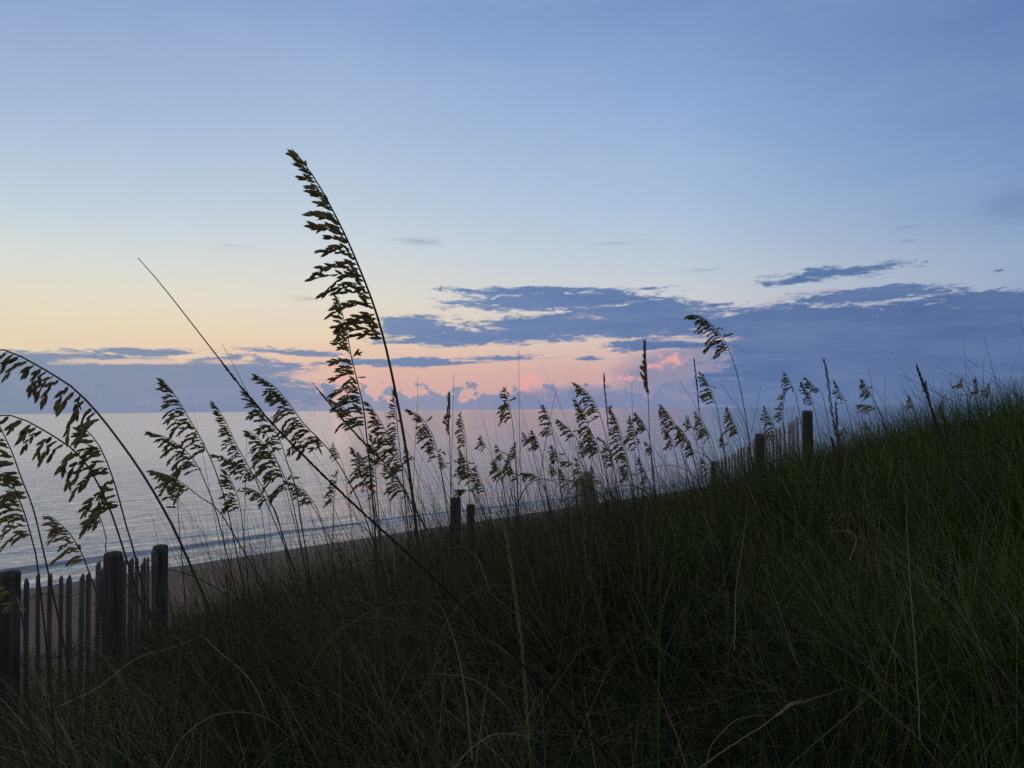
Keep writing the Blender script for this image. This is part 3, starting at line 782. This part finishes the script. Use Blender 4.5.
# ---- middle
M_ = [
 ('sea oat curving left over the horizon, first right of the tallest stalk', 3.4, [(407, 409), (420, 416), (430, 430), (436, 445), (440, 465), (448, 515)], 58, 6.2, 17, 0),
 ('slim upright sea oat rising above the two lone posts', 3.8, [(450, 392), (450, 408), (449, 425), (450, 450), (451, 500)], 46, 5.8, 9, 1),
 ('faint sparse sea oat just right of the slim upright one', 4.2, [(460, 412), (464, 427), (466, 445), (470, 510)], 34, 4.6, 11, 0),
 ('dense sea oat head above the shorter lone post', 3.8, [(460, 449), (467, 463), (474, 480), (484, 520)], 42, 5.4, 15, 0),
 ('small sea oat head leaning over the right side of the shorter lone post', 3.9, [(475, 465), (480, 478), (485, 492), (492, 525)], 30, 5.2, 10, 0),
 ('low arched sea oat touching the tops of the lone posts', 3.8, [(456, 490), (466, 490), (475, 495), (483, 510)], 26, 5.2, 9, 0),
 ('sea oat with hanging left branches left of the tall hair-thin stem', 4.0, [(505, 386), (509, 402), (512, 420), (514, 440), (518, 500)], 46, 5.8, 15, 0),
 ('pale sea oat head low and left of the tall hair-thin stem', 4.2, [(495, 459), (500, 472), (504, 490), (508, 525)], 34, 5, 11, 2),
 ('sea oat head low against the tall hair-thin stem', 4.2, [(510, 454), (511, 468), (514, 485), (517, 520)], 32, 5, 12, 2),
 ('tiny upright sea oat behind the tall hair-thin stem', 4.6, [(516, 442), (516, 455), (517, 470), (518, 515)], 26, 4.6, 7, 0),
 ('small sea oat arching left low above the wave line mid-photo', 4.2, [(521, 473), (532, 474), (540, 480), (547, 495), (552, 520)], 26, 5, 10, 0),
 ('small sea oat head right of the tall hair-thin stem below the horizon', 4.2, [(532, 430), (538, 442), (542, 458), (548, 505)], 34, 5, 12, 0),
 ('sea oat with its tip touching the horizon between hair-thin stem and curved head', 4.0, [(543, 404), (549, 418), (553, 436), (558, 465), (562, 505)], 38, 5.6, 14, 0),
 ('small sea oat leaning left below the long curved head mid-photo', 4.1, [(557, 419), (567, 427), (577, 440), (588, 475), (594, 505)], 36, 5.4, 11, 0),
 ('long curved sea oat head highest of the cluster over the weathered post', 3.7, [(574, 382), (587, 392), (597, 407), (602, 422), (608, 445), (622, 505)], 46, 6, 17, 0),
 ('dense sea oat head hanging just under the long curved one', 3.9, [(575, 399), (584, 412), (590, 430), (600, 450), (612, 500)], 62, 5.6, 16, 0),
 ('small sea oat low to the left of the weathered post', 4.2, [(552, 445), (558, 456), (562, 472), (566, 505)], 32, 5.2, 12, 0),
 ('arched sea oat head drooping just above the weathered post', 4.2, [(560, 462), (570, 462), (578, 470), (584, 490), (588, 515)], 24, 5.2, 9, 2),
 ('yellowish sea oat head hanging in front of the weathered post', 4.4, [(577, 458), (581, 470), (584, 485), (588, 520)], 32, 5.2, 12, 2),
 ('long sea oat head right of the weathered post cluster', 3.9, [(609, 406), (616, 418), (622, 436), (628, 460), (636, 505)], 56, 5.6, 15, 0),
 ('narrow sea oat head hanging left of the tall upright dark one', 4.2, [(630, 415), (634, 428), (638, 446), (644, 500)], 40, 5.2, 12, 0),
 ('sea oat head leaning left right behind the tall upright dark one', 4.3, [(635, 412), (645, 426), (650, 442), (656, 500)], 36, 5.2, 11, 0),
 ('tall upright dark sea oat with two hanging side tufts against the sky', 3.6, [(646, 340), (646, 357), (647, 375), (648, 395), (650, 440), (655, 505)], 56, 6.4, 12, 1),
 ('small sea oat head low between weathered post and tall upright one', 4.5, [(604, 440), (610, 452), (614, 468), (618, 505)], 32, 4.8, 10, 0),
 ('small pale sea oat head close under the long right-hand cluster head', 4.5, [(590, 428), (595, 444), (600, 460), (606, 505)], 34, 4.8, 12, 2),
 ('low sea oat head near the shore line right of the weathered post', 4.6, [(622, 452), (628, 462), (632, 478), (636, 510)], 28, 4.6, 10, 2),
]
for lb, Y_, pts, hp, spx, bpx, kd in M_:
    sea_oat(lb, Y_, pts, hp, spx, bpx, droop=rng.uniform(.45, .75), leaves=2, r0=.0026, group=Gm, up=(kd == 1), mat=M_SPIKEG if kd == 2 else None)
# ---- right
R_ = [
 ('tall sea oat with a nodding curved head standing above all others on the right', 3.6, [(686, 318), (692, 315), (700, 316), (712, 325), (722, 337), (731, 355), (739, 382), (747, 425), (753, 470)], 66, 6.8, 20, 0),
 ('sea oat head leaning left below the nodding tall one', 4.2, [(700, 372), (710, 387), (716, 405), (722, 440), (728, 480)], 42, 5.4, 12, 0),
 ('broad sea oat head on the horizon left of the nodding tall one', 4.3, [(661, 404), (669, 415), (677, 430), (688, 480)], 42, 5.2, 16, 2),
 ('drooping sea oat head under the broad one beside the shortest fence post', 4.5, [(677, 425), (686, 436), (692, 452), (700, 485)], 40, 5, 13, 2),
 ('long sea oat head directly left of the nodding stalk below the horizon', 4.5, [(696, 412), (704, 425), (712, 440), (722, 480)], 46, 5, 13, 2),
 ('tiny sea oat just above the shortest fence post', 5.2, [(723, 432), (724, 444), (726, 460), (729, 485)], 22, 4, 7, 0),
 ('tiny sea oat between the broad head and the long head on the horizon', 5.0, [(687, 415), (691, 424), (695, 436), (702, 475)], 22, 4.2, 7, 0),
 ('sea oat head right behind the nodding stalk above the fence slats', 4.8, [(727, 406), (733, 420), (739, 436), (744, 470)], 42, 4.8, 12, 2),
 ('pale sea oat head hanging over the middle post of the right fence', 4.8, [(765, 407), (771, 420), (776, 434), (780, 465)], 34, 5.2, 13, 2),
 ('highest sea oat above the fence slats, head leaning left', 5.0, [(785, 372), (791, 384), (797, 400), (804, 445)], 28, 4.8, 9, 0),
 ('upright sea oat head standing straight over the fence slats', 4.8, [(786, 388), (784, 402), (783, 418), (787, 455)], 36, 4.6, 9, 2),
 ('left one of the sea oat pair leaning left over the tallest fence post', 5.2, [(801, 381), (807, 391), (813, 403), (822, 450)], 26, 4.6, 8, 0),
 ('right one of the sea oat pair leaning left over the tallest fence post', 5.2, [(805, 377), (814, 386), (823, 397), (833, 450)], 26, 4.6, 8, 0),
 ('small sea oat head just right of the tallest dark spike', 5.2, [(834, 380), (840, 391), (846, 404), (856, 445)], 24, 4.4, 7, 0),
 ('tiny pale sea oat low beside the second dark spike', 5.4, [(844, 428), (845, 438), (844, 450), (844, 465)], 16, 4, 6, 2),
 ('sea oat head standing alone right of the dark spikes', 5.0, [(862, 379), (869, 391), (876, 404), (884, 425), (892, 455)], 32, 4.8, 9, 0),
 ('wide nodding sea oat head low on the crest right of the dark spikes', 5.0, [(857, 405), (866, 405), (876, 408), (884, 418), (890, 445)], 26, 4.6, 12, 2),
 ('tiny sea oat nestled under the wide nodding head', 5.4, [(866, 421), (869, 428), (872, 438), (876, 460)], 16, 4, 6, 2),
 ('faint sea oat left of the long brown leaning spike', 5.6, [(909, 395), (913, 406), (917, 418), (924, 450)], 22, 4, 6, 2),
 ('sea oat touching the top of the long brown leaning spike', 5.6, [(926, 380), (928, 392), (931, 406), (936, 440)], 26, 4, 6, 0),
 ('slim sea oat right of the long brown leaning spike', 5.6, [(942, 400), (943, 412), (944, 424), (950, 445)], 22, 4, 6, 0),
 ('left of three small upright sea oats at the far right crest', 5.4, [(962, 379), (964, 388), (967, 400), (972, 430)], 20, 4.4, 7, 0),
 ('middle of three small upright sea oats at the far right crest', 5.4, [(976, 377), (978, 387), (980, 398), (984, 430)], 20, 4.6, 7, 0),
 ('right of three small upright sea oats at the far right crest', 5.4, [(990, 383), (990, 392), (991, 402), (996, 430)], 18, 4.2, 6, 0),
]
for lb, Y_, pts, hp, spx, bpx, kd in R_:
    sea_oat(lb, Y_, pts, hp, spx, bpx, droop=rng.uniform(.4, .7), leaves=1, r0=.0026, group=Gr, mat=M_SPIKEG if kd == 2 else None)

for k in range(22):
    x0 = 335 + k * 17.5 + rng.uniform(-7, 7); y0 = rng.uniform(432, 470) - max(0, x0 - 620) * .12
    sea_oat('one of many faint small sea oat heads low in the thicket before the water', rng.uniform(4.6, 6.0),
            [(x0, y0), (x0 + rng.uniform(3, 8), y0 + 8), (x0 + 9, y0 + 18), (x0 + 13, y0 + 34), (x0 + 17, y0 + 60)], rng.uniform(18, 28), 4.0, rng.uniform(6, 10), droop=.6, leaves=0, r0=.002,
            group='faint small sea oats low in the thicket', mat=M_SPIKEG if k % 3 == 0 else None)
# ------------------------------------------------------------------ bare stalks and dark spikes
def stalk_thing(label, cat, name, Y, pts, r_tip, r_base, mat, group=None, spike=None, to_ground=True, leaf=None, tilt=0.0):
    n = len(pts)
    W = [at(px, py, Y * (1 + tilt * i / (n - 1))) for i, (px, py) in enumerate(pts)]
    last, prev = W[-1], W[-2]; gz = float(ground(last[0], last[1]))
    if to_ground and last[2] > gz:
        dz = last[2] - gz; d = (last - prev) / np.linalg.norm(last - prev)
        kx = np.clip(d[0] / max(.3, -d[2]), -1.5, 1.5); ky = np.clip(d[1] / max(.3, -d[2]), -.3, .3)
        for q in (.2, .45, .7, 1.0):
            W.append(last + np.array([kx * dz * (q - .35 * q * q), ky * dz * (q - .35 * q * q), -(dz + .05) * q]))
    path, L = crom(W, 60)
    base = path[-1].copy(); base[2] = float(ground(base[0], base[1]))
    root = empty(name, base); tag(root, label, cat, group)
    s = np.linspace(0, 1, 60)
    mb = MB(); mb.tube(path, r_tip + (r_base - r_tip) * s ** .7, 6); mb.build('stalk', mat, root, True)
    if spike:                                   # dense narrow seed spike made of appressed scales
        f0, f1, rr_, sc_ = spike
        sp = MB(); sL = (f1 - f0) * L
        nsc = int(sL / (sc_ * .16))
        for k in range(nsc):
            f = f0 + (f1 - f0) * (k / nsc)
            q = (k / nsc); env = math.sin(math.pi * min(1, .08 + q * .92)) ** .55
            i = f * 59; i0 = int(i); p = path[i0] + (path[min(59, i0 + 1)] - path[i0]) * (i - i0)
            T = path[max(0, i0 - 1)] - path[min(59, i0 + 1)]; T /= np.linalg.norm(T)
            o = rnd_unit(); o -= T * o.dot(T); o /= np.linalg.norm(o)
            lens(sp, p + o * rr_ * env * .45, T + o * .22, np.cross(T, o) + .2 * rnd_unit(), sc_ * rng.uniform(.8, 1.15), sc_ * .26, sc_ * .14)
        sp.build('seed_spike', M_DARKSPIKE if mat is not M_PALE else M_PALE, root)
    if leaf:
        for (f, a, Ll, w_, cu) in leaf:
            blade_obj(root, 'leaf', path[int(f * 59)], a, Ll, w_, cu, M_GRASS)
    return root

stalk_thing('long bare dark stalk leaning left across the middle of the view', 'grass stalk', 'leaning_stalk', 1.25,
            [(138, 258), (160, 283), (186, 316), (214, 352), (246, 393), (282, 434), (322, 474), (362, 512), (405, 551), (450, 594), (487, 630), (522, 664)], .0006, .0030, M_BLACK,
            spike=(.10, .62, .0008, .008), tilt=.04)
stalk_thing('second leaning bare stalk, thinner, ending low by the tallest stalk', 'grass stalk', 'leaning_stalk', 2.2,
            [(311, 381), (330, 404), (352, 430), (375, 454), (392, 470), (410, 500)], .0006, .0024, M_DARKSPIKE, spike=(.02, .4, .0014, .012))
DS = 'dark narrow grass spikes on the right crest'
stalk_thing('tallest dark narrow spike standing right of the tallest fence post', 'grass spike', 'grass_spike', 3.4,
            [(824, 360), (827, 375), (829, 392), (832, 412), (838, 450), (845, 520)], .001, .0022, M_STALK, DS, spike=(0, .26, .0085, .014))
stalk_thing('second dark spike directly under the tallest one', 'grass spike', 'grass_spike', 3.4,
            [(836, 403), (837, 425), (839, 448), (843, 500)], .001, .0022, M_STALK, DS, spike=(0, .28, .0075, .014))
stalk_thing('lowest dark spike, leaning left beneath the other two', 'grass spike', 'grass_spike', 3.2,
            [(832, 438), (837, 460), (841, 480), (847, 530)], .001, .0022, M_STALK, DS, spike=(0, .22, .0075, .014))
stalk_thing('long brown spike leaning left in front of the right crest, its stalk running far down', 'grass spike', 'grass_spike', 2.0,
            [(917, 367), (926, 392), (935, 419), (945, 448), (956, 483), (968, 520), (980, 570), (990, 630), (998, 700)], .0014, .0030, M_STALK, DS, spike=(0, .30, .0028, .011))
stalk_thing('dark narrow spike over the cluster above the weathered post', 'grass spike', 'grass_spike', 3.9,
            [(604, 375), (605, 392), (607, 412), (610, 450), (614, 505)], .0008, .002, M_STALK, spike=(0, .2, .004, .015), group=DS + ' and middle')
stalk_thing('dark narrow spike just left of the nodding tall sea oat', 'grass spike', 'grass_spike', 4.0,
            [(694, 360), (696, 376), (698, 396), (701, 430), (706, 480)], .0008, .002, M_STALK, spike=(0, .2, .003, .014), group=DS + ' and middle')
stalk_thing('pale green seed spike standing in the dark grass right of the leaning stalk foot', 'grass spike', 'grass_spike', 2.0,
            [(501, 505), (505, 530), (510, 560), (516, 600), (522, 650), (526, 700)], .0009, .0022, M_PALE, spike=(.04, .48, .0045, .016))
stalk_thing('thin reddish seed spike in the dark grass left of the pale green one', 'grass spike', 'grass_spike', 2.2,
            [(446, 580), (449, 596), (453, 612), (457, 632), (462, 680)], .0008, .0016, M_DARKSPIKE, spike=(0, .45, .003, .012))
HT = 'hair-thin bare stems against the sky'
for lb, Y_, pts in [
 ('tallest hair-thin upright stem mid-photo against the pink sky', 3.2, [(519, 350), (519, 400), (520, 450), (521, 510)]),
 ('hair-thin stem just left of the slim upright sea oat', 3.2, [(454, 372), (453, 410), (452, 450), (451, 505)]),
 ('hair-thin stem above the sea oat curving left over the horizon', 3.4, [(418, 376), (417, 410), (415, 450), (412, 510)]),
 ('hair-thin stem leaning right between fence slats and nodding sea oat', 3.8, [(761, 385), (756, 410), (750, 440), (744, 480)]),
 ('hair-thin stem leaning left toward the nodding sea oat', 3.6, [(680, 382), (692, 400), (704, 425), (718, 470)]),
 ('thin stem curving left below the nodding head of the tall sea oat', 3.4, [(720, 384), (730, 396), (741, 414), (749, 440), (754, 480)]),
 ('hair-thin stem above the water left of the tall upright dark sea oat', 3.8, [(632, 370), (632, 400), (634, 440), (638, 500)]),
 ('hair-thin stem leaning right in the cluster above the weathered post', 4.0, [(557, 388), (552, 410), (546, 440), (538, 495)]),
 ('hair-thin stem crossing the cloud bank left of the leaning stalk', 2.4, [(222, 344), (232, 362), (243, 384), (256, 410), (280, 470), (296, 530)]),
 ('hair-thin stem beside the slender sparse sea oat over the water', 2.8, [(247, 430), (246, 460), (245, 500), (244, 545)]),
 ('tall green blade leaning left high over the right edge crest', 4.0, [(984, 337), (992, 368), (1000, 395), (1008, 430)]),
 ('green blade tip at the very right edge against the blue cloud', 3.6, [(1018, 313), (1024, 335), (1032, 370), (1040, 420)]),
 ('long thin blade leaning far left over the crest, upper of two', 4.0, [(934, 366), (960, 378), (980, 391), (998, 406), (1020, 430)]),
 ('long thin blade leaning far left over the crest, lower of two', 3.2, [(898, 374), (925, 387), (955, 403), (980, 419), (1005, 436), (1030, 460)]),
 ('short leaning blade at the right edge above the crest', 4.0, [(968, 360), (990, 374), (1010, 390), (1030, 410)]),
 ('thin stem rising from the crest right of the lone sea oat head', 4.2, [(885, 376), (885, 400), (886, 425), (888, 450)]),
 ('faint stem rising left of the lone sea oat head on the crest', 4.4, [(869, 368), (872, 390), (876, 415), (882, 450)]),
]:
    stalk_thing(lb, 'grass stem', 'bare_stem', Y_, pts, .0006 if Y_ < 3.9 else .0008, .0018, M_STALK if pts[0][0] < 860 else M_GRASS, HT)
# dry, bent blades that stand out in the dark foreground
def bent(label, Y, pts, w_, mat, tilt=0.0, grp='pale bent blades in the foreground grass'):
    W = [at(px, py, Y * (1 + tilt * i / (len(pts) - 1))) for i, (px, py) in enumerate(pts)]
    path, L = crom(W, 40)
    path += np.cumsum(rng.normal(0, .0006, path.shape), axis=0)
    o = ribbon(None, 'bent_blade', path, w_ * .62, mat, taper=3.0)
    tag(o, label, 'grass blade', grp)
bent('pale dry stalk lying bent low across the right foreground grass', 1.75, [(700, 768), (735, 742), (770, 718), (786, 706), (815, 697), (843, 687)], .004, M_DRY)
bent('pale frayed tuft where the low dry stalk bends', 1.74, [(776, 716), (785, 707), (795, 703), (803, 700)], .009, M_DRY)
bent('long pale blade sloping up right across the left foreground', 1.9, [(60, 706), (95, 690), (135, 660), (175, 648), (205, 637)], .0035, M_DRY)
bent('dry bent blade falling from the sloping pale one', 2.0, [(205, 638), (222, 652), (240, 668), (256, 690), (270, 725)], .005, M_DRY, tilt=-.1)
bent('bright green blade arching in the centre foreground', 1.7, [(472, 760), (466, 700), (456, 650), (442, 612), (430, 600)], .005, M_PALE)
bent('pale blade arching low to the left of the centre foreground', 1.8, [(505, 705), (480, 685), (455, 678), (430, 677), (418, 684)], .003, M_PALE)
bent('thin upright yellow-green blade in the right foreground', 1.9, [(920, 740), (916, 640), (911, 560), (909, 472)], .005, M_PALE)
bent('thin pale blade standing in the mid-right grass', 2.1, [(734, 650), (738, 590), (745, 540), (752, 500)], .004, M_PALE)
bent('pale blade arching over at the bottom centre', 1.6, [(445, 780), (470, 750), (500, 735), (540, 745)], .003, M_DRY)
bent('thin dry arching blade in the left foreground grass', 1.7, [(165, 768), (185, 735), (220, 712), (262, 712), (290, 730)], .0028, M_DRY)
bent('pale blade curling in the grass below the lone posts', 2.4, [(490, 590), (478, 560), (462, 546), (444, 548)], .0035, M_PALE)
bent('dry blade arched under the right grass slope', 1.9, [(705, 768), (715, 740), (740, 718), (772, 716)], .0028, M_DRY)
bent('small curled pale blade high in the right grass slope', 2.6, [(850, 560), (856, 540), (848, 531), (828, 532)], .004, M_DRY)

# ------------------------------------------------------------------ low leafy plant on the crest
def leafy(label, px, py, Y, wdt, n, group):
    p = at(px, py, Y); gz = float(ground(p[0], p[1]))
    root = empty('beach_plant', (p[0], p[1], gz)); tag(root, label, 'plant', group)
    st = MB(); lf_ = MB()
    for k in range(n):
        a = rng.uniform(0, 2 * math.pi); r_ = rng.uniform(0, wdt) ; top = p + np.array([math.cos(a) * r_, math.sin(a) * r_ * .6, -abs(rng.normal(0, .05))])
        b0 = np.array([p[0] + math.cos(a) * r_ * .4, p[1], gz])
        c, _ = crom([b0, (b0 + top) / 2 + np.array([.01, 0, .02]), top], 8); st.tube(c, .0016, 4)
        for q in range(9):
            f = rng.uniform(.35, 1); i = int(f * 7); d = rnd_unit(); d[2] = abs(d[2]) * .5 + .1
            lens(lf_, c[i], d, np.array([0, -.4, 1.0]) + .5 * rnd_unit(), rng.uniform(.025, .045), rng.uniform(.016, .026), .002)
    st.build('stem', M_STALK, root); lf_.build('foliage', M_LEAF, root)
GP = 'low leafy plants on the crest'
leafy('low broad-leaved plant just right of the tallest fence post', 862, 438, 6.0, .16, 16, GP)
leafy('small leafy plant on the crest right of the broad-leaved one', 898, 436, 6.0, .13, 11, GP)
leafy('dark leafy sprig in the grass below the tallest fence post', 828, 447, 6.2, .12, 10, GP)
leafy('leafy sprig at the grass edge below the nodding tall sea oat', 746, 470, 7.0, .12, 8, GP)
